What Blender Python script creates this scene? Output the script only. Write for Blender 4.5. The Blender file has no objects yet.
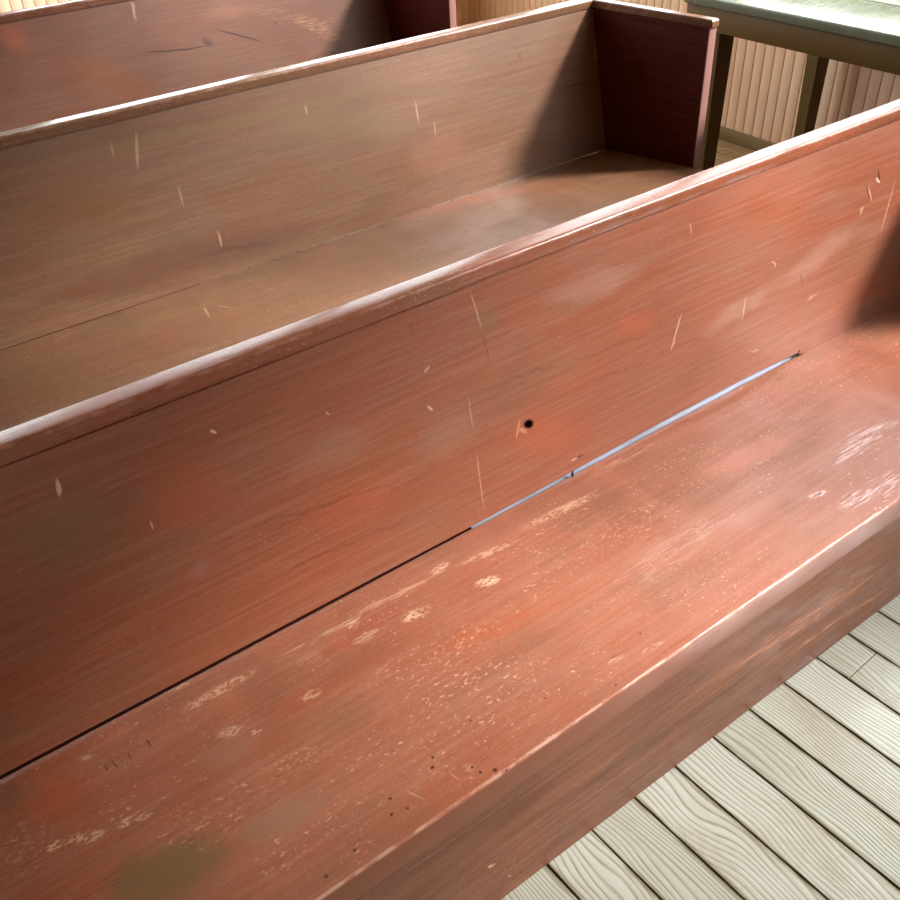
import bpy, bmesh, math, random
from mathutils import Vector, Matrix
C = bpy.context.scene.collection
rnd = random.Random(7)
R = math.radians
# ---------------------------------------------------------------- camera-solved dimensions (metres)
DS, ZB, ZS = .4906, .4006, .43        # seat depth, height of the back / front of the seat
LEAN, LB = R(11.2514), .502           # recline and slant length of the backboard
HR, WR = .0283, .0441                 # top rail
TH, YA = .0653, .0128                 # seat nosing, apron setback
PITCH = 1.396                         # distance from pew to pew
XE, SPLAY, PT = 2.4695, math.tan(R(7.87)), .036   # inner face of the right end panel
XL = -1.15                            # inner face of the left end panel
YF = DS - .3912                       # front edge of the end panels
ta, ca, sa = math.tan(LEAN), math.cos(LEAN), math.sin(LEAN)
ZR, YR = ZB + LB*ca, DS + LB*sa       # underside of the top rail, its front
FLOOR_ROT = 3.1716

def lin(c):
    return tuple(((v/255)/12.92 if v/255 <= .04045 else ((v/255+.055)/1.055)**2.4) for v in c)

# ---------------------------------------------------------------- scene helpers
def obj(name, bm, mat, parent=None, smooth=30):
    me = bpy.data.meshes.new(name)
    bmesh.ops.recalc_face_normals(bm, faces=bm.faces)
    bm.to_mesh(me); bm.free()
    if mat: me.materials.append(mat)
    if smooth:
        me.shade_smooth(); me.set_sharp_from_angle(angle=R(smooth))
    o = bpy.data.objects.new(name, me); C.objects.link(o)
    if parent: o.parent = parent
    return o
def thing(name, label, cat, loc=(0, 0, 0), group=None):
    o = bpy.data.objects.new(name, None); C.objects.link(o); o.location = loc
    o.empty_display_size = .1
    tag(o, label, cat, group)
    return o
def tag(o, label, cat, group=None):
    o['label'] = label; o['category'] = cat
    if group: o['group'] = group
    return o
def struct(name, bm, mat, parent=None, smooth=30):
    o = obj(name, bm, mat, parent, smooth)
    if not parent: o['kind'] = 'structure'
    return o
def box(bm, x0, x1, y0, y1, z0, z1, bev=0, seg=2):
    vs = [bm.verts.new((x, y, z)) for x in (x0, x1) for y in (y0, y1) for z in (z0, z1)]
    fs = [bm.faces.new([vs[i] for i in q]) for q in ((0,1,3,2),(4,6,7,5),(0,4,5,1),(2,3,7,6),(0,2,6,4),(1,5,7,3))]
    if bev:
        es = {e for f in fs for e in f.edges}
        bmesh.ops.bevel(bm, geom=list(es), offset=bev, segments=seg, profile=.5, affect='EDGES', clamp_overlap=True)
def round_profile(pts, rads, seg=4):
    out = []; n = len(pts)
    for i in range(n):
        p, a, b, r = Vector(pts[i]), Vector(pts[i-1]), Vector(pts[(i+1) % n]), rads[i]
        if r <= 0: out.append(tuple(p)); continue
        u, v = (a-p).normalized(), (b-p).normalized()
        ang = u.angle(v); d = min(r/math.tan(ang/2), (a-p).length*.45, (b-p).length*.45)
        s, e = p+u*d, p+v*d
        for k in range(seg+1):
            t = k/seg
            out.append(tuple(s*(1-t)**2 + p*2*t*(1-t) + e*t*t))
    return out
def prism_x(bm, prof, x0f, x1f, n=60, jit=0, rng=None, mv=None):
    """profile (y, z) drawn along x; ends follow x0f(y), x1f(y); each ring wobbles a little, as hand-worked wood does"""
    rings = []
    # smooth wobble + small nicks
    ph = [rng.uniform(0, 6.28) for _ in range(8)] if rng else [0]*8
    for i in range(n+1):
        t = i/n; ring = []
        x = t*3.5
        w = jit*(math.sin(x*3.1+ph[0])*.6+math.sin(x*7.7+ph[1])*.4+math.sin(x*19+ph[2])*.25)
        w2 = jit*(math.sin(x*2.3+ph[3])*.6+math.sin(x*9.1+ph[4])*.4+math.sin(x*23+ph[5])*.25)
        for k, (y, z) in enumerate(prof):
            yy, zz = y+w*.6, z+w2*.6
            if rng and jit: yy += rng.gauss(0, jit*.05); zz += rng.gauss(0, jit*.04)
            X = x0f(y)+(x1f(y)-x0f(y))*t
            if mv: X, yy, zz = mv(X, yy, zz, y, z)
            ring.append(bm.verts.new((X, yy, zz)))
        rings.append(ring)
    m = len(prof)
    for i in range(n):
        for k in range(m):
            bm.faces.new((rings[i][k], rings[i][(k+1) % m], rings[i+1][(k+1) % m], rings[i+1][k]))
    bm.faces.new(rings[0]); bm.faces.new(rings[-1][::-1])

# ---------------------------------------------------------------- material helpers
class NT:
    def __init__(s, name):
        s.m = bpy.data.materials.new(name); s.m.use_nodes = True
        s.t = s.m.node_tree; s.t.nodes.clear()
        s.out = s.t.nodes.new('ShaderNodeOutputMaterial')
    def n(s, typ, **kw):
        nd = s.t.nodes.new(typ)
        for k, v in kw.items():
            if k == 'ins':
                for i, val in v.items():
                    if isinstance(val, bpy.types.NodeSocket): s.t.links.new(val, nd.inputs[i])
                    else: nd.inputs[i].default_value = val
            else: setattr(nd, k, v)
        return nd
    def math(s, op, a, b=0.0, c=None, clamp=False):
        ins = {0: a, 1: b}
        if c is not None: ins[2] = c
        return s.n('ShaderNodeMath', operation=op, use_clamp=clamp, ins=ins).outputs[0]
    def vmath(s, op, a, b=(0, 0, 0)):
        nd = s.n('ShaderNodeVectorMath', operation=op, ins={0: a, 1: b})
        return nd.outputs['Value'] if op in ('LENGTH', 'DOT_PRODUCT', 'DISTANCE') else nd.outputs[0]
    def noise(s, vec, scale, detail=3, rough=.55, dist=0):
        return s.n('ShaderNodeTexNoise', ins={'Vector': vec, 'Scale': scale, 'Detail': detail, 'Roughness': rough, 'Distortion': dist})
    def ramp(s, v, a, b, lo=0.0, hi=1.0):
        return s.n('ShaderNodeMapRange', interpolation_type='SMOOTHSTEP', ins={0: v, 1: a, 2: b, 3: lo, 4: hi}).outputs[0]
    def mix(s, f, a, b, blend='MIX'):
        nd = s.n('ShaderNodeMix', data_type='RGBA', blend_type=blend)
        for sock, val in ((nd.inputs[0], f), (nd.inputs[6], a), (nd.inputs[7], b)):
            if isinstance(val, bpy.types.NodeSocket): s.t.links.new(val, sock)
            else: sock.default_value = (*val, 1) if isinstance(val, tuple) else val
        return nd.outputs[2]
    def map(s, vec, loc=(0, 0, 0), rot=(0, 0, 0), scale=(1, 1, 1), typ='POINT'):
        return s.n('ShaderNodeMapping', vector_type=typ, ins={'Vector': vec, 'Location': loc, 'Rotation': rot, 'Scale': scale}).outputs[0]
    def coords(s): return s.n('ShaderNodeTexCoord').outputs['Object']
    def finish(s, color, rough, bump=None, bstr=.3, bdist=.002, spec=.5, **kw):
        p = s.n('ShaderNodeBsdfPrincipled')
        def put(k, v):
            if isinstance(v, bpy.types.NodeSocket): s.t.links.new(v, p.inputs[k])
            elif isinstance(v, tuple) and len(v) == 3: p.inputs[k].default_value = (*v, 1)
            else: p.inputs[k].default_value = v
        put('Base Color', color); put('Roughness', rough); put('Specular IOR Level', spec)
        for k, v in kw.items(): put(k, v)
        if bump is not None:
            b = s.n('ShaderNodeBump', ins={'Strength': bstr, 'Distance': bdist, 'Height': bump})
            s.t.links.new(b.outputs[0], p.inputs['Normal'])
        s.t.links.new(p.outputs[0], s.out.inputs[0])
        return s.m

def paint(name, plane, base, red, dull, pale, seed=0, marks=(), rough=(.3, .5), fleck=.5, edge=None, cloud=(.5, .5), grainamt=.35, spec=.5, front=None, wrap=None, nose_shade=None):
    """worn painted timber: paint colour with grain, clouds of two other shades, flecks, and marks that have a place of their own"""
    q = NT(name)
    co = q.coords()
    sep = q.n('ShaderNodeSeparateXYZ', ins={0: co})
    X, Y, Z = sep.outputs
    if wrap:     # carry the plank's own coordinate round its front edge
        Y = q.math('ADD', q.math('MULTIPLY', Y, 1-wrap[1]), q.math('SUBTRACT', Z, wrap[0]))
    v = {'xz': Z, 'xy': Y, 'yz': Z}[plane]; u = Y if plane == 'yz' else X
    uv = q.n('ShaderNodeCombineXYZ', ins={0: u, 1: v, 2: seed*1.37}).outputs[0]
    flat = q.n('ShaderNodeCombineXYZ', ins={0: u, 1: v, 2: 0.0}).outputs[0]
    warp = q.noise(uv, 3.0, 2).outputs[1]
    # long lazy grain: stretch along the board
    gco = q.vmath('ADD', q.map(uv, scale=(1.3, 16, 1)), q.vmath('MULTIPLY', warp, (1.2, 2.4, 0)))
    g1 = q.noise(gco, 1.6, 4, .6, .4).outputs[0]
    g2 = q.noise(q.map(uv, scale=(4, 120, 1)), 1.0, 3, .6).outputs[0]
    cl = q.noise(q.map(uv, scale=(1.6, 3.2, 1)), 2.0, 4, .6, .3).outputs[0]
    cl2 = q.noise(q.map(uv, loc=(5, 3, 2), scale=(1.8, 4.0, 1)), 2.2, 4, .6, .3).outputs[0]
    col = q.mix(q.ramp(cl, .42, .68, 0, cloud[0]), base, red)
    col = q.mix(q.ramp(cl2, .46, .70, 0, cloud[1]), col, dull)
    col = q.mix(q.ramp(g1, .35, .7, grainamt*.5, 0), col, tuple(c*.62 for c in base))
    col = q.mix(q.ramp(g2, .40, .72, 0, .07), col, pale)
    col = q.mix(q.ramp(g2, .30, .5, .07, 0), col, tuple(c*.5 for c in base))
    fine = q.noise(q.map(uv, scale=(220, 300, 1)), 1.0, 2, .6).outputs[0]
    streak = q.noise(q.map(uv, scale=(14, 190, 1)), 1.0, 3, .65).outputs[0]
    chipn = q.noise(q.map(uv, rot=(0, 0, .9), scale=(95, 230, 1)), 1.0, 2, .6).outputs[0]
    # pale flecks where the paint has been knocked off, in loose drifts
    drift = q.noise(q.map(uv, loc=(9, 1, 0), scale=(2.5, 5, 1)), 1.6, 2).outputs[0]
    fl = q.math('MULTIPLY', q.ramp(chipn, .645, .685), q.ramp(drift, .42, .62, 0, fleck))
    col = q.mix(fl, col, pale)
    vor = q.n('ShaderNodeTexVoronoi', ins={'Vector': q.map(uv, scale=(1, 1.3, 1)), 'Scale': 22.0})
    pin = q.math('MULTIPLY', q.ramp(vor.outputs[0], .045, .03), q.ramp(drift, .5, .6, 0, .6*fleck+.1))
    col = q.mix(pin, col, tuple(c*.15 for c in base))
    soft = q.vmath('ADD', flat, q.vmath('MULTIPLY', q.vmath('SUBTRACT', q.noise(uv, 14, 3).outputs[1], (.5, .5, .5)), (.09, .05, 0)))
    fuzz = q.vmath('ADD', flat, q.vmath('MULTIPLY', q.vmath('SUBTRACT', q.noise(uv, 90, 2).outputs[1], (.5, .5, .5)), (.004, .004, 0)))
    wavy = q.vmath('ADD', flat, q.vmath('MULTIPLY', q.vmath('SUBTRACT', q.noise(uv, 6, 1).outputs[1], (.5, .5, .5)), (.02, .028, 0)))
    col = q.mix(q.ramp(fine, .35, .65, .10, 0), col, tuple(c*.5 for c in base))
    col = q.mix(q.ramp(fine, .55, .75, 0, .08), col, pale)
    sparse = q.ramp(chipn, .60, .64)
    chipmask = q.ramp(chipn, .44, .54); streakmask = q.ramp(streak, .46, .62)
    dent = None
    for (cx, cy, hl, hw, ang, c, st, kind) in sorted(marks, key=lambda k_: (1, 3, 5, 2, 4, 0).index(k_[7])):
        src = {0: fuzz, 1: soft, 2: fuzz, 3: soft, 4: wavy, 5: soft}[kind]
        loc = q.map(src, loc=(cx, cy, 0), rot=(0, 0, ang), scale=(hl, hw, 1), typ='TEXTURE')
        d = q.vmath('LENGTH', loc)
        f = q.ramp(d, 1.25, .35, 0, st) if kind == 1 else q.ramp(d, 1.15, .55, 0, st)
        if kind == 2: f = q.math('MULTIPLY', f, chipmask)
        if kind == 5: f = q.math('MULTIPLY', f, sparse)
        if kind == 3: f = q.math('MULTIPLY', f, streakmask)
        if kind == 0 and sum(c) < 40: dent = f if dent is None else q.math('MAXIMUM', dent, f)
        col = q.mix(f, col, lin(c))
    if nose_shade:
        col = q.mix(q.ramp(v, -.005, -.009), col, nose_shade)  # front face of the nosing darkened, its weaker sunlight put into the colour
    if edge:
        # wear along an edge of the timber: (axis, position, width, strength)
        for (py, pz, wd, st) in edge:
            dy, dz = q.math('SUBTRACT', sep.outputs[1], py), q.math('SUBTRACT', Z, pz)
            dd = q.math('SQRT', q.math('ADD', q.math('MULTIPLY', dy, dy), q.math('MULTIPLY', dz, dz)))
            en = q.noise(q.map(co, scale=(26, 60, 60)), 1.0, 4, .65).outputs[0]
            nn = q.ramp(en, .40, .60, 0, st)
            col = q.mix(q.math('MULTIPLY', q.ramp(dd, wd, wd*.2), nn), col, pale)
    if front:
        col = q.mix(q.ramp(Y, front+.0045, front+.0015, 0, .85), col, pale)
    rg = q.ramp(cl2, .3, .7, rough[0], rough[1])
    rg = q.math('ADD', rg, q.math('MULTIPLY', q.math('SUBTRACT', streak, .5), .15))
    h = q.math('ADD', q.math('MULTIPLY', g1, .5), q.math('MULTIPLY', g2, .35))
    h = q.math('ADD', h, q.math('MULTIPLY', fine, .08))
    h = q.math('SUBTRACT', h, q.math('MULTIPLY', fl, .35))
    if dent is not None: h = q.math('SUBTRACT', h, q.math('MULTIPLY', dent, .6))
    if dent is not None: spec = q.math('MULTIPLY', q.math('SUBTRACT', 1.0, dent), spec)
    return q.finish(col, rg, h, .22, .003, spec)
BACK_A = [
    (0.944,0.5615, 0.0132,0.005, -0.816, (190,132,102), 0.6, 0),
    (0.9598,0.5697, 0.0148,0.011, -0.398, (8,4,3), 1, 0),
    (0.9321,0.5699, 0.0231,0.003, -1.955, (190,130,95), 0.7, 0),
    (1.0015,0.526, 0.1152,0.06, -0.5, (160,76,42), 0.35, 1),
    (0.8226,0.4997, 0.069,0.002, -1.606, (205,170,150), 0.3, 0),
    (0.8268,0.6502, 0.0373,0.0018, -1.597, (205,170,150), 0.25, 0),
    (0.8757,0.8419, 0.0416,0.002, -1.417, (205,170,150), 0.35, 0),
    (0.8851,0.7639, 0.0369,0.002, -1.489, (40,15,10), 0.35, 0),
    (1.3948,0.6218, 0.0393,0.002, 1.1, (205,170,150), 0.7, 0),
    (1.6169,0.5949, 0.0304,0.0025, 1.332, (205,170,150), 0.5, 0),
    (1.3804,0.5903, 0.0166,0.002, 0.901, (205,170,150), 0.6, 0),
    (0.0922,0.8286, 0.0153,0.004, -1.789, (205,170,150), 0.8, 0),
    (1.0786,0.4395, 0.0173,0.003, -0.018, (40,15,10), 0.7, 0),
    (1.0671,0.4397, 0.0115,0.0025, -0.018, (205,170,150), 0.6, 0),
    (2.1191,0.7728, 0.022,0.004, -1.273, (40,15,10), 0.7, 0),
    (2.1161,0.7627, 0.0124,0.004, -0.744, (205,170,150), 0.8, 0),
    (2.0772,0.7446, 0.0245,0.0045, -1.134, (40,15,10), 0.45, 0),
    (2.0861,0.7374, 0.0247,0.0025, -1.133, (205,170,150), 0.6, 0),
    (2.0482,0.7095, 0.0139,0.004, -2.527, (205,170,150), 0.45, 1),
    (2.1667,0.6843, 0.0702,0.002, -1.952, (205,170,150), 0.5, 0),
    (1.6065,0.5976, 0.1399,0.025, 0.103, (172,140,126), 0.25, 1),  # this pale band and the next: sheen painted on the board
    (1.8988,0.6409, 0.1558,0.03, 0.187, (172,140,126), 0.25, 1),
    (1.7175,0.6672, 0.0155,0.004, -0.936, (205,170,150), 0.45, 1),
    (1.8734,0.5428, 0.0278,0.004, -0.138, (205,170,150), 0.35, 1),
    (0.5376,0.6967, 0.0922,0.035, -0.004, (140,104,82), 0.35, 1),
    (0.2429,0.5952, 0.0238,0.022, -0.109, (140,98,92), 0.35, 1),
    (0.0757,0.7503, 0.0812,0.08, -1, (112,88,58), 0.45, 1),
    (0.2607,0.7449, 0.0822,0.07, -0.234, (160,76,42), 0.35, 1),
    (0.5506,0.5808, 0.0953,0.05, -0.086, (160,76,42), 0.3, 1),
    (0.8925,0.8171, 0.0352,0.03, -0.062, (112,88,58), 0.4, 1),
    (1.1603,0.8004, 0.1347,0.03, -0.087, (172,140,126), 0.2, 1),
    (0.7691,0.629, 0.0765,0.05, -0.032, (140,104,82), 0.35, 1),
    (0.3393,0.8172, 0.0066,0.003, -0.792, (205,170,150), 0.8, 0),
    (0.5605,0.9145, 0.0032,0.003, -1.222, (205,170,150), 0.7, 0),
    (0.7406,0.6955, 0.0098,0.003, -1.02, (205,170,150), 0.6, 0),
    (0.7495,0.7703, 0.0086,0.0025, 0.496, (205,170,150), 0.5, 0),
    (0.7339,0.8555, 0.0125,0.002, -1.531, (40,15,10), 0.4, 0),
    (0.7255,0.8948, 0.0164,0.002, -1.602, (40,15,10), 0.4, 0),
    (0.5384,0.7675, 0.0059,0.002, -0.864, (205,170,150), 0.5, 0),
    (1.4495,0.8316, 0.0148,0.002, -1.409, (205,170,150), 0.4, 0),
    (0.1976,0.7086, 0.0093,0.002, -1.635, (205,170,150), 0.6, 0),
    (1.8263,0.6012, 0.0207,0.003, -1.251, (40,15,10), 0.4, 0),
    (1.6597,0.4737, 0.0149,0.003, -0.186, (205,170,150), 0.3, 1),
    (1.0165,0.335, 0.1157,0.02, 2.887, (112,88,58), 0.45, 1),
    (1.2719,0.6778, 0.0738,0.03, -0.16, (160,76,42), 0.4, 1),
    (0.5013,0.6026, 0.1934,0.004, -0.1, (40,15,10), 0.22, 1),
    (0.5071,0.5071, 0.1929,0.003, -0.029, (40,15,10), 0.22, 1),
    (1.0938,0.6595, 0.3771,0.003, -0.108, (40,15,10), 0.2, 1),
    (1.2913,0.5858, 0.243,0.0025, -0.057, (40,15,10), 0.22, 1),
]
SEAT_A = [
    (0.7168,0.3488, 0.029,0.014, -0.263, (200,160,130), 1, 2),
    (-0.1216,0.3189, 0.0117,0.011, -0.088, (200,160,130), 0.9, 2),
    (-0.0794,0.3031, 0.0336,0.012, -0.399, (200,160,130), 0.75, 2),
    (-0.0237,0.2894, 0.0127,0.01, 0.041, (200,160,130), 0.8, 2),
    (0.0048,0.2807, 0.0165,0.008, -0.305, (200,160,130), 0.5, 2),
    (0.0002,0.1768, 0.0924,0.055, -0.331, (112,88,58), 0.85, 1),
    (0.1778,0.1433, 0.0751,0.035, -0.02, (140,104,82), 0.7, 1),
    (0.1558,0.3069, 0.0561,0.035, -0.044, (140,104,82), 0.5, 1),
    (-0.0924,0.4048, 0.06,0.06, -0.461, (160,76,42), 0.55, 1),
    (0.6575,0.2456, 0.1334,0.02, -0.166, (160,76,42), 0.35, 1),
    (0.1452,0.4883, 0.0175,0.006, -0.227, (200,160,130), 0.7, 2),
    (0.4926,0.4354, 0.2077,0.012, -0.004, (200,160,130), 0.55, 3),
    (1.1893,0.4615, 0.1072,0.012, 0.003, (200,160,130), 0.5, 3),
    (0.4611,0.3828, 0.0286,0.012, -0.253, (200,160,130), 0.55, 3),
    (0.5544,0.3665, 0.0245,0.012, -0.268, (200,160,130), 0.6, 2),
    (0.0364,0.4592, 0.0444,0.014, 0.068, (190,120,95), 0.45, 3),
    (0.3663,0.3993, 0.0277,0.02, -0.254, (200,160,130), 0.3, 3),
    (1.0153,0.4187, 0.0541,0.012, -0.046, (200,160,130), 0.5, 3),
    (0.8394,0.3563, 0.0223,0.006, -1.186, (200,160,130), 0.5, 2),
    (1.1065,0.1944, 0.1298,0.03, -0.091, (172,140,126), 0.4, 3),
    (1.4033,0.2922, 0.1524,0.04, -0.067, (210,140,125), 0.3, 1),
    (0.9793,0.1788, 0.1175,0.03, -0.143, (172,140,126), 0.35, 3),
    (1.606,0.1615, 0.1423,0.025, -0.001, (225,200,200), 0.5, 3),  # these three streaks: worn gloss with its window glint painted in
    (1.4871,0.0516, 0.1046,0.022, -0.032, (225,200,200), 0.6, 3),
    (1.6468,0.1861, 0.053,0.015, -0.144, (225,200,200), 0.5, 3),
    (1.389,0.1136, 0.0131,0.004, -0.189, (40,15,10), 0.5, 0),
    (1.3919,0.1132, 0.0307,0.01, -0.214, (220,190,190), 0.5, 2),
    (0.3993,0.0758, 0.0035,0.0035, -1.489, (40,15,10), 0.9, 0),
    (0.4474,0.0374, 0.003,0.003, -1.188, (40,15,10), 0.9, 0),
    (0.4725,0.0116, 0.0045,0.0045, -1.521, (40,15,10), 0.9, 0),
    (0.4524,0.022, 0.003,0.003, -1.512, (40,15,10), 0.9, 0),
    (0.3185,0.071, 0.003,0.003, -1.451, (40,15,10), 0.9, 0),
    (0.3054,0.0474, 0.003,0.003, -1.444, (40,15,10), 0.8, 0),
    (0.2322,0.0323, 0.003,0.003, -1.409, (40,15,10), 0.9, 0),
    (0.1808,0.0231, 0.003,0.003, -1.385, (40,15,10), 0.8, 0),
    (0.487,-0.0011, 0.003,0.003, -1.528, (40,15,10), 0.9, 0),
    (0.3297,0.0408, 0.0025,0.0025, -1.455, (40,15,10), 0.8, 0),
    (0.4096,0.0908, 0.003,0.003, -1.494, (40,15,10), 0.9, 0),
    (0.6213,0.0672, 0.0025,0.0025, -1.592, (40,15,10), 0.8, 0),
    (0.7302,0.0161, 0.0025,0.0025, -1.644, (40,15,10), 0.8, 0),
    (0.4982,0.1099, 0.0025,0.0025, -1.535, (40,15,10), 0.7, 0),
    (0.8428,0.0708, 0.0025,0.0025, -1.695, (40,15,10), 0.8, 0),
    (1.0629,0.1315, 0.0025,0.0025, -1.788, (40,15,10), 0.6, 0),
    (0.3511,0.0528, 0.0181,0.0015, -1.16, (200,160,130), 0.4, 0),
    (0.4167,0.0426, 0.0131,0.0015, -1.409, (200,160,130), 0.4, 0),
    (0.4438,0.0403, 0.0105,0.008, -1.114, (200,160,130), 0.3, 2),
    (0.8356,0.0346, 0.0288,0.006, -0.053, (200,160,130), 0.4, 2),
    (0.7665,0.055, 0.021,0.005, -0.129, (200,160,130), 0.4, 2),
    (1.9124,0.9348, 0.0036,0.002, -1.989, (40,15,10), 0.1, 0),
    (-0.0314,0.4478, 0.0124,0.01, -0.011, (200,160,130), 0.6, 2),
    (0.1994,0.4354, 0.0754,0.012, 0.004, (200,160,130), 0.6, 2),
    (0.4558,0.4192, 0.0149,0.01, -0.166, (200,160,130), 0.7, 2),
    (0.5638,0.3654, 0.033,0.014, -0.03, (200,160,130), 0.7, 2),
    (0.667,0.4386, 0.0258,0.01, 0.095, (200,160,130), 0.8, 2),
    (0.7661,0.4137, 0.0734,0.01, -0.158, (200,160,130), 0.55, 2),
    (0.9613,0.4186, 0.1036,0.014, -0.072, (200,160,130), 0.55, 2),
    (0.1754,0.3427, 0.0247,0.012, -0.394, (200,160,130), 0.5, 2),
    (0.2097,0.315, 0.0109,0.008, 0.005, (200,160,130), 0.6, 2),
    (0.3176,0.3239, 0.0201,0.012, -0.127, (200,160,130), 0.45, 2),
    (0.2137,0.2312, 0.0848,0.04, -0.103, (200,160,130), 0.5, 5),
    (0.5446,0.2556, 0.1576,0.05, -0.153, (200,160,130), 0.5, 5),
    (1.0152,0.2945, 0.155,0.05, -0.072, (200,160,130), 0.5, 5),
    (0.0786,0.2156, 0.0831,0.05, -0.259, (200,160,130), 0.5, 5),
    (-0.1649,0.3449, 0.05,0.05, -0.082, (200,160,130), 0.5, 5),
    (0.5384,0.1596, 0.1621,0.05, -0.282, (200,160,130), 0.5, 5),
    (0.1366,0.0889, 0.0336,0.03, -0.195, (200,160,130), 0.5, 5),
    (0.0249,0.4027, 0.0097,0.002, -1.571, (40,15,10), 0.5, 0),
    (0.0589,0.4075, 0.0129,0.002, -1.535, (40,15,10), 0.6, 0),
    (-0,0.4033, 0.0108,0.002, -1.439, (40,15,10), 0.5, 0),
    (-0.0143,0.4052, 0.0097,0.002, -1.553, (40,15,10), 0.5, 0),
    (1.0585,0.3155, 0.0266,0.002, -0.067, (40,15,10), 0.3, 0),
]
BACK_B = [
    (0.722,0.8065, 0.0553,0.005, -1.851, (200,160,130), 0.3, 0),
    (1.6535,0.7105, 0.0374,0.004, -1.574, (200,160,130), 0.35, 0),
    (1.2606,0.8007, 0.0144,0.004, -1.599, (200,160,130), 0.4, 0),
    (0.8057,0.6586, 0.0329,0.004, -1.611, (200,160,130), 0.25, 0),
    (0.884,0.5105, 0.0272,0.004, -1.636, (200,160,130), 0.4, 0),
    (1.7124,0.6439, 0.0285,0.004, -1.633, (200,160,130), 0.25, 0),
    (0.6571,0.8275, 0.0235,0.004, -1.679, (200,160,130), 0.2, 0),
    (2.1186,0.7966, 0.0091,0.006, -1.22, (40,15,10), 0.4, 1),
    (2.3582,0.6567, 0.1074,0.002, -0.026, (40,15,10), 0.85, 0),
    (1.0216,0.8206, 0.665,0.02, -0.018, (112,88,58), 0.55, 1),
    (0.8241,0.4786, 0.431,0.06, -0.068, (85,50,36), 0.55, 1),
    (0.5107,0.7271, 0.1831,0.08, -0.26, (110,72,42), 0.5, 1),
    (1.3786,0.7316, 0.2851,0.06, -0.167, (112,88,58), 0.45, 1),
    (1.6985,0.5638, 0.1492,0.06, 0.092, (136,92,74), 0.35, 1),
    (0.9412,0.468, 0.1323,0.01, -0.116, (70,40,28), 0.5, 1),
    (2.4529,0.7418, 0.0296,0.003, -1.431, (200,160,130), 0.5, 0),
    (0.5365,0.4635, 0.256,0.03, -0.201, (90,52,34), 0.4, 1),
]
SEAT_B = [
    (0.7215,0.2932, 0.0454,0.004, -1.748, (200,160,130), 0.5, 2),
    (0.7734,0.2902, 0.0314,0.004, -1.087, (200,160,130), 0.4, 2),
    (0.5187,0.5627, 0.2804,0.05, -0.153, (112,88,58), 0.55, 1),
    (0.7512,0.3682, 0.3267,0.04, 0.066, (112,88,58), 0.4, 1),
    (1.6362,0.4805, 0.501,0.06, -0.238, (148,82,62), 0.4, 1),
    (2.4753,0.1843, 0.0183,0.005, -1.496, (200,160,130), 0.5, 2),
]
BACK_C = [
    (1.4044,0.6842, 0.1591,0.0035, -0.094, (40,15,10), 0.95, 4),
    (1.6988,0.6846, 0.1217,0.0035, -0.434, (40,15,10), 0.95, 4),
    (1.551,0.6911, 0.024,0.018, -0.682, (40,15,10), 0.55, 1),
    (1.6993,0.7884, 0.1533,0.03, -0.033, (130,86,60), 0.3, 1),
    (2.0027,0.7076, 0.2359,0.03, -0.326, (160,118,84), 0.35, 3),
    (2.0871,0.6524, 0.1455,0.03, -0.529, (170,125,88), 0.5, 3),
    (1.8888,0.7012, 0.0159,0.008, -0.694, (40,15,10), 0.6, 1),
    (0.7862,0.838, 0.06,0.06, -0.66, (160,76,42), 0.35, 1),
    (1.0966,0.6209, 0.207,0.06, -0.569, (110,62,28), 0.4, 1),
    (1.2645,0.8538, 0.0401,0.01, -1.7, (200,160,130), 0.35, 1),
    (1.2687,0.6877, 0.1931,0.003, -0.083, (40,15,10), 0.3, 4),
]
APRON_A = [
    (0.4614,0.1477, 0.0115,0.006, -0.358, (200,160,130), 0.6, 2),
    (0.4993,0.0657, 0.0035,0.003, -0.139, (200,160,130), 0.6, 0),
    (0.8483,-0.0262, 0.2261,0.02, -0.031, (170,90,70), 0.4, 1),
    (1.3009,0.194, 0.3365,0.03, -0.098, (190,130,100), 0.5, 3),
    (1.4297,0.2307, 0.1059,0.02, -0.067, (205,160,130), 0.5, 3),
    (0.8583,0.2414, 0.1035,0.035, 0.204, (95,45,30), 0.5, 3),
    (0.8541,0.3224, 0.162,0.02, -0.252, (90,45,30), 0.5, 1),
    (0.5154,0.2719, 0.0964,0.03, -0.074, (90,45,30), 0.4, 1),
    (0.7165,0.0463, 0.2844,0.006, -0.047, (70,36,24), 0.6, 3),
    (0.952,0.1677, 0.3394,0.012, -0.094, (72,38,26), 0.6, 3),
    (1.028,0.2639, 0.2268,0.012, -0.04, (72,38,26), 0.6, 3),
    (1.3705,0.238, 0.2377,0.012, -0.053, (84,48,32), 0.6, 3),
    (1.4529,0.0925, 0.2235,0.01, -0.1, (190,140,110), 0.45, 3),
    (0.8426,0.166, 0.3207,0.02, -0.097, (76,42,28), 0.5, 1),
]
SKY, SUN, EXPOSURE = 5.6, 9.4, 0.55
# ---------------------------------------------------------------- colours
BASE, RED, DULL, PALE = lin((134, 73, 48)), lin((142, 68, 42)), lin((116, 80, 56)), lin((214, 178, 154))
B2, R2, D2, P2 = lin((112, 78, 57)), lin((116, 70, 52)), lin((97, 73, 50)), lin((196, 160, 126))
B3, R3, D3, P3 = lin((100, 62, 46)), lin((110, 60, 42)), lin((88, 60, 42)), lin((176, 138, 108))
SETS = [(BASE, RED, DULL, PALE, BACK_A, SEAT_A, APRON_A), (B2, R2, D2, P2, BACK_B, SEAT_B, ()), (B3, R3, D3, P3, BACK_C, (), ())]

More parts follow.
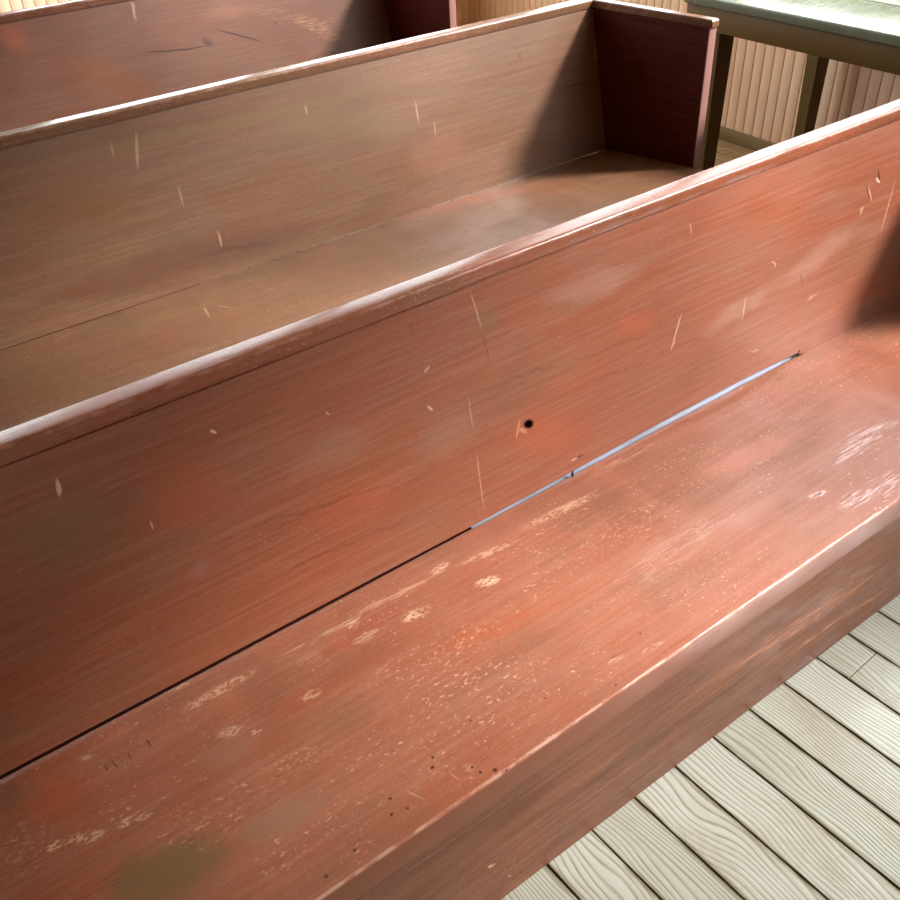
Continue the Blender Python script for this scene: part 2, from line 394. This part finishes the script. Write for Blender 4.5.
# ---------------------------------------------------------------- the pews
def xr(y): return XE + SPLAY*(DS-y)      # inner face of the splayed right end
def xl(y): return XL - SPLAY*(DS-y)
m_dark = NT('gap_shade_wood'); m_dark = m_dark.finish(lin((36, 11, 7)), .9, spec=.05)
fm = NT('gap_light_paint'); fn_ = fm.noise(fm.map(fm.coords(), scale=(6, 40, 40)), 1.0, 3).outputs[0]
m_gap_light = fm.finish(fm.mix(fm.ramp(fn_, .4, .7), lin((146, 149, 166)), lin((122, 124, 136))), .5)  # pale tones stand in for the lit floor behind the gap
def make_pew(i, label):
    b, r, d, p, mb, ms, ma = SETS[i]
    rng = random.Random(40+i)
    root = thing('pew', label, 'bench', (0, (0, PITCH, 2.88)[i], 0), 'old red painted pews standing in a row')
    s = i*4
    m_back = paint('back_paint', 'xz', b, r, d, p, s, mb, (.34, .50), .15, cloud=(.35, .4))
    sb = lin((151, 91, 69)) if i == 0 else b
    m_seat = paint('seat_paint', 'xy', sb, r, d, p, s+1, ms, (.28, .44), .6, edge=[(.001, ZS-.001, .006, .35)], wrap=(ZS, (ZB-ZS)/DS), nose_shade=tuple(c*.72 for c in b))
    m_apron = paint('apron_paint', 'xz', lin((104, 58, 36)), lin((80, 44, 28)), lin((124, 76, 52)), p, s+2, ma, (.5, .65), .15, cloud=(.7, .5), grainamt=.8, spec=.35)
    m_rail = paint('rail_paint', 'xy', tuple(c*1.05 for c in b), d, r, lin((206, 156, 140)), s+3, (), (.17, .32), .6, edge=[(YR, ZR+HR-.003, .006, .3)], wrap=(ZR+HR, 0))
    m_end = paint('end_paint', 'yz', lin((74, 22, 11)), lin((84, 26, 12)), lin((64, 24, 12)), lin((150, 110, 102)), s+3, (), (.5, .65), .1, spec=.12, front=YF)
    # seat: a plank with a deep nosing, falling gently to the back, open by a finger's gap below the backboard
    k = (ZB-ZS)/DS
    prof = [(0, ZS), (DS-.001, ZB), (DS+.006, ZB-.004), (DS+.004, ZB-.032), (.07, ZS-.036), (.066, ZS-TH), (0, ZS-TH)]
    prof = round_profile(prof, [.0055, .003, 0, 0, 0, 0, .004])
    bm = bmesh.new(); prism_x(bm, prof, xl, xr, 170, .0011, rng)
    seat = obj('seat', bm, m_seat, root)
    # apron down to the floor
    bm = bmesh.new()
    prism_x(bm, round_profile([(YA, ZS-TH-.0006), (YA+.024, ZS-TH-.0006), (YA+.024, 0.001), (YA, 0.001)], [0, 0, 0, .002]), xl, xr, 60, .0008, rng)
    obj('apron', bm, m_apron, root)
    # reclined backboard, its lower edge a little above the seat over most of the length
    def low(x):
        if i: return .001
        pts = [(-9, .0115), (.55, .011), (.80, .010), (1.05, .014), (1.35, .021), (1.62, .020), (1.825, .011), (1.83, 0), (9, 0)]
        for (a0, v0), (a1, v1) in zip(pts, pts[1:]):
            if a0 <= x <= a1: return v0+(v1-v0)*(x-a0)/(a1-a0)
    def slope(X, yy, zz, y, z):
        if z < ZB+.03: zz += low(X)-(.001 if X > 1.83 else 0)
        return X, yy, zz
    T = .024
    prof = []
    for j in range(9):
        t = j/8; L = .0005+t*(LB-.005)
        prof.append((DS+L*sa, ZB+L*ca))
    top = prof[-1]      # a shallow rebate under the rail
    prof.append((top[0]+.004, top[1])); top = (YR+.004, ZR-.0004); prof.append(top)
    prof += [(top[0]+T*ca-.004, top[1]), (DS+T*ca, ZB+.0005-T*sa+.006)]
    bm = bmesh.new(); prism_x(bm, prof, lambda y: xl(y)+.0, xr, 220, .0006, rng, slope)
    back = obj('backboard', bm, m_back, root)
    # cleat added behind the seat to darken the left of the gap
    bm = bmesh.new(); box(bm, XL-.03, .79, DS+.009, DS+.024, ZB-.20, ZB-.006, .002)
    obj('gap_shade_cleat', bm, m_dark, root)
    if i == 0:  # added strip, coloured as the light coming through the gap
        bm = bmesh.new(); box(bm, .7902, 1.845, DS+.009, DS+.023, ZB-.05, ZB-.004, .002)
        g_ = obj('gap_light_strip', bm, m_gap_light, root); g_['label'] = 'added pale bluish strip standing in for light seen through the gap above the seat'
    # top rail, rounded at the front, proud of the board by a whisker
    f = YR-.0004
    prof = round_profile([(f, ZR), (f, ZR+HR), (f+WR+.003, ZR+HR), (f+WR+.003, ZR)], [.001, .0075, .008, .001])
    bm = bmesh.new(); prism_x(bm, prof, lambda y: xl(YR+.02)-.0, lambda y: xr(YR+.02), 150, .0013, rng)
    obj('top_rail', bm, m_rail, root)
    # two splayed end panels with a rounded cap
    for sd in (1, -1):
        yb0 = DS+.05; zt = ZR-.001
        pp = [(YF, ZS-TH-.01), (YF, zt), (YR+WR-.002, zt), (DS+.034, ZB), (DS+.034, 0), (YA, 0), (YA, ZS-TH-.01)]
        bm = bmesh.new()
        N = []
        for off in (0.0004, PT):
            ring = []
            for (y, z) in pp:
                X = (xr(y)+off) if sd > 0 else (xl(y)-off)
                ring.append(bm.verts.new((X, y, z)))
            N.append(ring)
        n = len(pp)
        fa = [bm.faces.new(N[0]), bm.faces.new(N[1][::-1])]
        for j in range(n):
            fa.append(bm.faces.new((N[0][j], N[1][j], N[1][(j+1) % n], N[0][(j+1) % n])))
        bmesh.ops.recalc_face_normals(bm, faces=bm.faces)
        es = [e for e in bm.edges if all(abs(v.co.y-YF) < 1e-4 for v in e.verts) and abs(e.verts[0].co.z-e.verts[1].co.z) > .1]
        bmesh.ops.bevel(bm, geom=es, offset=.004, segments=3, profile=.5, affect='EDGES')
        pan = obj('end_panel', bm, m_end, root)
        # cap, front corner rounded
        y0, y1 = YF-.006, YR+WR
        prof = round_profile([(y0, ZR+.0005), (y0, ZR+HR-.004), (y1, ZR+HR-.003), (y1, ZR+.0005)], [.001, .017, .006, .001], 6)
        bm = bmesh.new(); rings = []
        for a_, ins in ((-.001, .0035), (.0025, 0), (PT+.001-.0035, 0), (PT+.001, .0035)):
            ring = []
            for (y, z) in prof:
                cy, cz = (y0+y1)/2, ZR+HR/2
                yy = y + (ins if y < cy else -ins); zz = z - (ins if z > cz else 0)
                X = (xr(y)+a_) if sd > 0 else (xl(y)-a_)
                ring.append(bm.verts.new((X, yy, zz)))
            rings.append(ring)
        m = len(prof)
        for a_ in range(len(rings)-1):
            for j in range(m):
                bm.faces.new((rings[a_][j], rings[a_][(j+1) % m], rings[a_+1][(j+1) % m], rings[a_+1][j]))
        bm.faces.new(rings[0]); bm.faces.new(rings[-1][::-1])
        cap = obj('cap', bm, m_rail, pan, 40)
        cap['label'] = 'rounded worn cap along the top of the end panel'
    return root, m_seat
pew, _ = make_pew(0, 'nearest red painted pew, its whole seat plank and a knot hole in its backboard showing')
make_pew(1, 'middle brown red pew, its dark end panel with rounded cap standing before the green table')
make_pew(2, 'farthest pew at the back, its backboard split by a long crack near a knot')
# nails in the gap of the nearest pew and a crumb of old paint
iron = NT('old_iron'); iron = iron.finish((.012, .007, .006), .6, None)
for (x, h) in ((1.059, .014), (1.822, .014)):
    bm = bmesh.new(); z = ZB
    bmesh.ops.create_cone(bm, cap_ends=True, segments=10, radius1=.0028, radius2=.0022, depth=h+.008,
                          matrix=Matrix.Translation((x, DS+.002, z+h/2-.002)))
    n_ = obj('nail', bm, iron, pew); n_['label'] = 'dark nail bridging the gap between seat and backboard'

# ---------------------------------------------------------------- table by the wall
def table_paint(name, plane, base, alt, pale, seed, rough):
    return paint(name, plane, base, alt, tuple(c*.8 for c in base), pale, seed, (), rough, .5, spec=.35, grainamt=.4, cloud=(.6, .4))
GA, GB, GP = lin((100, 76, 26)), lin((92, 66, 20)), lin((130, 116, 62))
TX0, TX1, TY0, TY1, TZ = 2.885, 3.735, -.10, 1.945, .88
tab = thing('table', 'tall green painted plank table against the pink beadboard wall', 'table', ((TX0+TX1)/2, (TY0+TY1)/2, 0))
def tpart(name, fn, mat, par=tab):
    bm = bmesh.new(); fn(bm)
    bmesh.ops.translate(bm, verts=bm.verts, vec=(-(TX0+TX1)/2, -(TY0+TY1)/2, 0))
    return obj(name, bm, mat, par)
m_top = table_paint('table_top_paint', 'xy', lin((112, 120, 100)), lin((102, 110, 84)), lin((150, 158, 138)), 21, (.22, .34))
m_leg = table_paint('table_leg_paint', 'yz', GA, GB, GP, 22, (.5, .65))
seam = 3.222
for x0, x1 in ((TX0, seam-.002), (seam+.002, TX1)):
    tpart('top_plank', lambda bm: box(bm, x0, x1, TY0, TY1, TZ-.033, TZ, .006, 3), m_top)
fx = TX0+.014
tpart('apron_rail', lambda bm: box(bm, fx, fx+.022, TY0+.03, TY1-.012, .763, TZ-.0335, .003), m_leg)
tpart('apron_rail', lambda bm: box(bm, TX1-.036, TX1-.014, TY0+.03, TY1-.03, .763, TZ-.0335, .002), m_leg)
for y in (TY0+.03, TY1-.05):
    tpart('apron_rail', lambda bm: box(bm, fx+.022, TX1-.036, y, y+.02, .763, TZ-.0335, .002), m_leg)
def leg(bm, x0, x1, y0, y1):
    vs = []
    for z, k in ((0, .012), (TZ-.034, 0)):
        vs.append([bm.verts.new(q) for q in ((x0+k, y0+k*.6, z), (x1-k, y0+k*.6, z), (x1-k, y1-k, z), (x0+k, y1-k, z))])
    for j in range(4): bm.faces.new((vs[0][j], vs[0][(j+1) % 4], vs[1][(j+1) % 4], vs[1][j]))
    bm.faces.new(vs[0]); bm.faces.new(vs[1])
    bmesh.ops.bevel(bm, geom=list(bm.edges), offset=.003, segments=2, affect='EDGES')
for (x0, y0) in ((fx+.0225, 1.778), (3.602, 1.797), (fx+.0225, TY0+.06), (3.602, TY0+.06)):
    tpart('leg', lambda bm: leg(bm, x0, x0+.088, y0, y0+.07), m_leg)

# ---------------------------------------------------------------- the room
X0, X1, Y0, Y1, H = -2.7, 3.78, -4.4, 4.5, 4.3
# floor: narrow boards, laid a few degrees off the pews
WB, FX = .1145, .5904
def floor_mat():
    q = NT('floor_boards')
    co = q.coords(); sep = q.n('ShaderNodeSeparateXYZ', ins={0: co}); X, Y, Z = sep.outputs
    idx = q.math('FLOOR', q.math('DIVIDE', X, WB*math.cos(R(FLOOR_ROT))))
    rv = q.n('ShaderNodeTexWhiteNoise', noise_dimensions='1D', ins={'W': idx}); rr = rv.outputs[0]
    uv = q.n('ShaderNodeCombineXYZ', ins={0: X, 1: Y, 2: q.math('MULTIPLY', rr, 17.0)}).outputs[0]
    warp = q.noise(q.map(uv, scale=(3, 1.2, 1)), 1.5, 2).outputs[1]
    g = q.n('ShaderNodeTexWave', wave_type='BANDS', bands_direction='X', ins={'Vector': q.vmath('ADD', q.map(uv, scale=(1, .035, 1)), q.vmath('MULTIPLY', warp, (.16, 0, 0))), 'Scale': 30.0, 'Distortion': 2.4, 'Detail': 4.0, 'Detail Scale': 1.5}).outputs[1]
    g2 = q.noise(q.map(uv, scale=(150, 3.5, 1)), 1.0, 3, .6).outputs[0]
    cl = q.noise(q.map(uv, scale=(5, 1.4, 1)), 1.6, 4, .6).outputs[0]
    base = q.mix(rr, lin((140, 140, 128)), lin((153, 153, 143)))
    base = q.mix(q.ramp(cl, .45, .7, 0, .5), base, lin((124, 114, 98)))
    gm = q.math('MULTIPLY', q.ramp(g, .62, .97), q.ramp(g2, .3, .6, .25, .65))
    col = q.mix(gm, base, lin((92, 84, 62)))
    col = q.mix(q.ramp(g2, .58, .74, 0, .45), col, lin((156, 155, 144)))
    col = q.mix(q.ramp(g2, .42, .30, 0, .30), col, lin((84, 74, 52)))
    fr = q.math('FRACT', q.math('DIVIDE', X, WB*math.cos(R(FLOOR_ROT))))
    ed = q.math('MINIMUM', fr, q.math('SUBTRACT', 1.0, fr))
    en = q.noise(q.map(uv, scale=(4, 2.5, 1)), 3.0, 3).outputs[0]
    col = q.mix(q.math('MULTIPLY', q.ramp(ed, .11, .012), q.ramp(en, .38, .62, .15, .9)), col, lin((80, 68, 36)))
    sp = q.noise(q.map(uv, scale=(34, 14, 1)), 1.0, 2).outputs[0]
    col = q.mix(q.ramp(sp, .73, .78, 0, .5), col, lin((96, 84, 66)))
    col = q.mix(q.ramp(q.math('ADD', X, q.math('MULTIPLY', en, .4)), 2.45, 2.9), col, lin((150, 122, 84)))   # tan tint along the wall, its warm shade put into the colour
    h = q.math('ADD', q.math('MULTIPLY', g, -.3), q.math('MULTIPLY', g2, .5))
    return q.finish(col, q.ramp(cl, .3, .7, .17, .3), h, .3, .002, .5)
bm = bmesh.new()
cw = WB*math.cos(R(FLOOR_ROT))
frng = random.Random(3)
for k in range(-36, 36):
    y = -5.2 + frng.uniform(0, 2.4)
    cuts = [-5.4]
    while y < 5.6:
        cuts.append(y); y += frng.uniform(2.2, 3.8)
    if k == 7: cuts = [-5.4, -2.4, -.109, 2.9]
    elif 0 <= k <= 10: cuts = [c for c in cuts if not -1.2 < c < 1.0]
    cuts.append(5.8)
    for a, b_ in zip(cuts, cuts[1:]):
        box(bm, k*cw+.0012+frng.uniform(0, .0010), (k+1)*cw-.0012-frng.uniform(0, .0010), a+.0006, b_-.0006, -.02, frng.uniform(-.0008, 0), .0014, 1)
rotm = Matrix.Rotation(R(FLOOR_ROT), 4, 'Z')
inv = rotm.inverted()
org = Vector((FX, 0, 0))
for (pt, nr) in (((X0, 0, 0), (-1, 0, 0)), ((X1, 0, 0), (1, 0, 0)), ((0, Y0, 0), (0, -1, 0)), ((0, Y1, 0), (0, 1, 0))):
    pl = inv @ (Vector(pt)-org); nl = inv.to_3x3() @ Vector(nr)
    geom = bm.verts[:]+bm.edges[:]+bm.faces[:]
    bmesh.ops.bisect_plane(bm, geom=geom, plane_co=pl, plane_no=nl, clear_outer=True)
    es = [e for e in bm.edges if e.is_boundary]
    if es: bmesh.ops.holes_fill(bm, edges=es, sides=0)
fl = struct('floor', bm, floor_mat(), None, 20)
fl.location = org; fl.rotation_euler = (0, 0, R(FLOOR_ROT))
bm = bmesh.new(); box(bm, X0, X1, Y0, Y1, -.06, -.0205)
sub = NT('subfloor'); struct('trim_1', bm, sub.finish(lin((46, 38, 24)), .9), None, 0)

def plain(name, c, rough=.7, amp=.08):
    q = NT(name); co = q.coords()
    n = q.noise(co, 3, 4).outputs[0]
    col = q.mix(q.ramp(n, .35, .7), lin(c), tuple(v*(1-amp*2) for v in lin(c)))
    f = q.noise(co, 160, 2).outputs[0]
    return q.finish(col, rough, f, .08, .001, .3)
m_plaster = plain('plaster', (222, 200, 170), .85)
m_panel = plain('dark_panelling', (74, 54, 42), .6)
def pink_mat():
    q = NT('pink_beadboard_paint'); co = q.coords(); sp = q.n('ShaderNodeSeparateXYZ', ins={0: co})
    n = q.noise(co, 3, 4).outputs[0]
    col = q.mix(q.ramp(n, .35, .7), lin((255, 222, 190)), lin((250, 212, 178)))
    for ax, first in ((1, 2.0365), (0, .01)):          # grime settled in the grooves
        fr = q.math('FRACT', q.math('ADD', q.math('DIVIDE', q.math('SUBTRACT', sp.outputs[ax], first), GSP), 100.5))
        dd = q.math('ABSOLUTE', q.math('SUBTRACT', fr, .46))
        on = q.ramp(sp.outputs[0], X1-.05, X1-.03, 0, 1) if ax == 1 else q.ramp(sp.outputs[0], X1-.03, X1-.05, 0, 1)
        col = q.mix(q.math('MULTIPLY', q.ramp(dd, .075, .02, 0, .45), on), col, lin((176, 110, 76)))
    return q.finish(col, .5, n, .05, .001, .3)
GSP = .0556
m_pink = pink_mat()
m_trim = plain('white_trim_paint', (226, 222, 210), .4)
m_olive = plain('olive_trim_paint', (128, 108, 72), .5)
m_ceiling = plain('ceiling_paint', (214, 188, 152), .8)
SILL, HEAD, WW, WT = 1.08, 3.75, 1.27, .16
WR_Y = [-3.6, -2.2, -.8, .6, 2.0, 3.4]       # windows of the right wall, one to each bay of pews
WB_X = [-1.4, .1, 1.60, 3.05]         # windows of the back wall
def wall_with_holes(axis, pos0, pos1, a0, a1, holes, z0, z1):
    bm = bmesh.new(); e = sorted(holes)
    def b(u0, u1, w0, w1):
        if axis == 'x': box(bm, pos0, pos1, u0, u1, w0, w1)
        else: box(bm, u0, u1, pos0, pos1, w0, w1)
    if e:
        b(a0, a1, z0, SILL); b(a0, a1, HEAD, z1)
        u = a0
        for (h0, h1) in e:
            b(u, h0, SILL, HEAD); u = h1
        b(u, a1, SILL, HEAD)
    else: b(a0, a1, z0, z1)
    return bm
hr_ = [(y-WW/2, y+WW/2) for y in WR_Y]; hb_ = [(x-WW/2, x+WW/2) for x in WB_X]
struct('wall_right', wall_with_holes('x', X1, X1+WT, Y0, Y1, hr_, 0, H), m_plaster, None, 0)
struct('wall_back', wall_with_holes('y', Y1, Y1+WT, X0, X1+WT, hb_, 0, H), m_plaster, None, 0)
bm = bmesh.new(); box(bm, X0-WT, X0, Y0, Y1+WT, 0, H); struct('wall_left', bm, m_panel, None, 0)
bm = bmesh.new(); box(bm, X0-WT, X1+WT, Y0-WT, Y0, 0, H); struct('wall_front', bm, m_panel, None, 0)
bm = bmesh.new(); box(bm, X0-WT, X1+WT, Y0-WT, Y1+WT, H, H+.1); struct('ceiling', bm, m_ceiling, None, 0)
# beadboard dado of the right wall and the back wall: one sheet with a groove and bead at every board edge
GSP = .0556
def beadboard(a0, a1, first, place):
    bm = bmesh.new(); k0 = math.ceil((a0-first)/GSP)
    prof = [(a0, .0)]
    g = first+k0*GSP
    while g < a1-.01:
        prof += [(g-.0060, 0), (g-.0035, .0045), (g-.0005, .0045), (g+.0010, .0012), (g+.0032, 0)]
        g += GSP
    prof.append((a1, 0))
    z0, z1 = .062, .93
    lo = [bm.verts.new(place(a, d, z0)) for a, d in prof]; hi = [bm.verts.new(place(a, d, z1)) for a, d in prof]
    for j in range(len(prof)-1): bm.faces.new((lo[j], lo[j+1], hi[j+1], hi[j]))
    ba = [bm.verts.new(place(a, .011, z)) for a, z in ((a0, z0), (a1, z0), (a1, z1), (a0, z1))]
    bm.faces.new(ba)
    bm.faces.new([lo[0], ba[0], ba[3], hi[0]]); bm.faces.new([lo[-1], hi[-1], ba[2], ba[1]])
    bm.faces.new(hi+[ba[2], ba[3]]); bm.faces.new(lo[::-1]+[ba[0], ba[1]])
    return bm
struct('trim_2', beadboard(Y0, Y1-.012, 2.0365, lambda a, d, z: (X1-.012+d, a, z)), m_pink, None, 30)
struct('trim_3', beadboard(X0, X1, .01, lambda a, d, z: (a, Y1-.012+d, z)), m_pink, None, 30)
bm = bmesh.new(); box(bm, X1-.022, X1-.0005, Y0, Y1-.03, .0, .062, .004); struct('baseboard_right', bm, m_olive)
bm = bmesh.new(); box(bm, X0, X1, Y1-.022, Y1-.0005, .0, .062, .004); struct('baseboard_back', bm, m_olive)
bm = bmesh.new(); box(bm, X1-.035, X1-.0005, Y0, Y1-.04, .93, .965, .006); struct('trim_4', bm, m_olive)
bm = bmesh.new(); box(bm, X0, X1, Y1-.035, Y1-.0005, .93, .965, .006); struct('trim_5', bm, m_olive)
# sash windows
gl = NT('window_glass')
tr = gl.n('ShaderNodeBsdfTransparent'); gs = gl.n('ShaderNodeBsdfGlossy', ins={'Roughness': .02})
mx = gl.n('ShaderNodeMixShader', ins={0: .05, 1: tr.outputs[0], 2: gs.outputs[0]})
gl.t.links.new(mx.outputs[0], gl.out.inputs[0]); gl = gl.m
WINDOWS = [('x', X1, y) for y in WR_Y]+[('y', Y1, x) for x in WB_X]
for n, (ax, pos, c) in enumerate(WINDOWS, 1):
    def P(u0, u1, d0, d1, z0, z1, bm, bev=.004):
        if ax == 'x': box(bm, pos+d0, pos+d1, c+u0, c+u1, z0, z1, bev, 1)
        else: box(bm, c+u0, c+u1, pos+d0, pos+d1, z0, z1, bev, 1)
    h = WW/2; bm = bmesh.new()
    P(-h, -h+.035, .03, .13, SILL, HEAD, bm); P(h-.035, h, .03, .13, SILL, HEAD, bm)
    P(-h+.035, h-.035, .03, .13, HEAD-.035, HEAD, bm); P(-h+.035, h-.035, .03, .13, SILL, SILL+.035, bm)
    w = struct('window_%d' % n, bm, m_trim)
    mid = (SILL+HEAD)/2
    for z0, z1, d in ((SILL+.035, mid+.02, .045), (mid-.02, HEAD-.035, .085)):
        bm = bmesh.new(); a = h-.035
        P(-a, -a+.04, d, d+.035, z0, z1, bm); P(a-.04, a, d, d+.035, z0, z1, bm)
        P(-a+.04, a-.04, d, d+.035, z0, z0+.04, bm); P(-a+.04, a-.04, d, d+.035, z1-.04, z1, bm)
        for j in (1, 2):
            u = -a+.04+(2*a-.08)*j/3; P(u-.009, u+.009, d+.005, d+.03, z0+.04, z1-.04, bm, .002)
        P(-a+.04, a-.04, d+.007, d+.028, (z0+z1)/2-.009, (z0+z1)/2+.009, bm, .002)
        obj('sash', bm, m_trim, w)
        bm = bmesh.new(); P(-a+.04, a-.04, d+.016, d+.019, z0+.04, z1-.04, bm, 0)
        obj('pane', bm, gl, w, 0)
    bm = bmesh.new(); P(-h-.1, h+.1, -.06, .0295, SILL-.035, SILL-.0005, bm); obj('sill', bm, m_trim, w)
    bm = bmesh.new()
    P(-h-.09, -h, -.022, -.0005, SILL, HEAD+.09, bm); P(h, h+.09, -.022, -.0005, SILL, HEAD+.09, bm); P(-h, h, -.022, -.0005, HEAD, HEAD+.09, bm)
    obj('casing', bm, m_trim, w)
    # the opening is told to the sampler as a sky portal: it adds no light of its own
    L = bpy.data.lights.new('window_portal', 'AREA'); L.shape = 'RECTANGLE'; L.size = WW; L.size_y = HEAD-SILL
    L.cycles.is_portal = True
    lo = bpy.data.objects.new('window_portal', L); C.objects.link(lo)
    z = (SILL+HEAD)/2
    if ax == 'x': lo.location = (pos+WT-.005, c, z); lo.rotation_euler = (R(90), 0, R(90))
    else: lo.location = (c, pos+WT-.005, z); lo.rotation_euler = (R(90), 0, R(180))

# ---------------------------------------------------------------- daylight
W = bpy.data.worlds.new('sky'); bpy.context.scene.world = W; W.use_nodes = True
nt = W.node_tree; nt.nodes.clear()
o = nt.nodes.new('ShaderNodeOutputWorld'); bg = nt.nodes.new('ShaderNodeBackground')
tc = nt.nodes.new('ShaderNodeTexCoord'); sx = nt.nodes.new('ShaderNodeSeparateXYZ'); cr = nt.nodes.new('ShaderNodeValToRGB')
nt.links.new(tc.outputs['Generated'], sx.inputs[0])
mr = nt.nodes.new('ShaderNodeMapRange'); mr.inputs[1].default_value = -1; mr.inputs[2].default_value = 1
nt.links.new(sx.outputs[2], mr.inputs[0]); nt.links.new(mr.outputs[0], cr.inputs[0])
e = cr.color_ramp.elements
e[0].position = .47; e[0].color = (.16, .17, .12, 1)      # ground and trees outside
e[1].position = .53; e[1].color = (.92, .97, 1.0, 1)      # bright overcast sky
nt.links.new(cr.outputs[0], bg.inputs[0]); bg.inputs[1].default_value = SKY
nt.links.new(bg.outputs[0], o.inputs[0])

sun = bpy.data.lights.new('sun', 'SUN'); sun.energy = SUN; sun.angle = R(9); sun.color = (1, .975, .945)
so = bpy.data.objects.new('sun', sun); C.objects.link(so); so.location = (8, -3, 6)
so.rotation_euler = Vector((-.647, .475, -.596)).to_track_quat('-Z', 'Y').to_euler()

# ---------------------------------------------------------------- camera
cd = bpy.data.cameras.new('camera'); cam = bpy.data.objects.new('camera', cd); C.objects.link(cam)
yaw, pit, rol = R(33.485), R(38.1305), R(-3.3693)
fw = Vector((math.sin(yaw)*math.cos(pit), math.cos(yaw)*math.cos(pit), -math.sin(pit)))
rt = Vector((math.cos(yaw), -math.sin(yaw), 0)); up = rt.cross(fw)
rt2 = rt*math.cos(rol)+up*math.sin(rol); up2 = -rt*math.sin(rol)+up*math.cos(rol)
cam.matrix_world = Matrix(((rt2.x, up2.x, -fw.x, 0), (rt2.y, up2.y, -fw.y, -.6297), (rt2.z, up2.z, -fw.z, 1.6852), (0, 0, 0, 1)))
cd.sensor_width = 36; cd.lens = 908.706/900*36; cd.clip_start = .02
bpy.context.scene.camera = cam
vs = bpy.context.scene.view_settings
vs.view_transform = 'Standard'; vs.look = 'None'; vs.gamma = 1; vs.use_curve_mapping = False
vs.exposure = EXPOSURE
sc = bpy.context.scene
sc.cycles.max_bounces = 10; sc.cycles.diffuse_bounces = 5
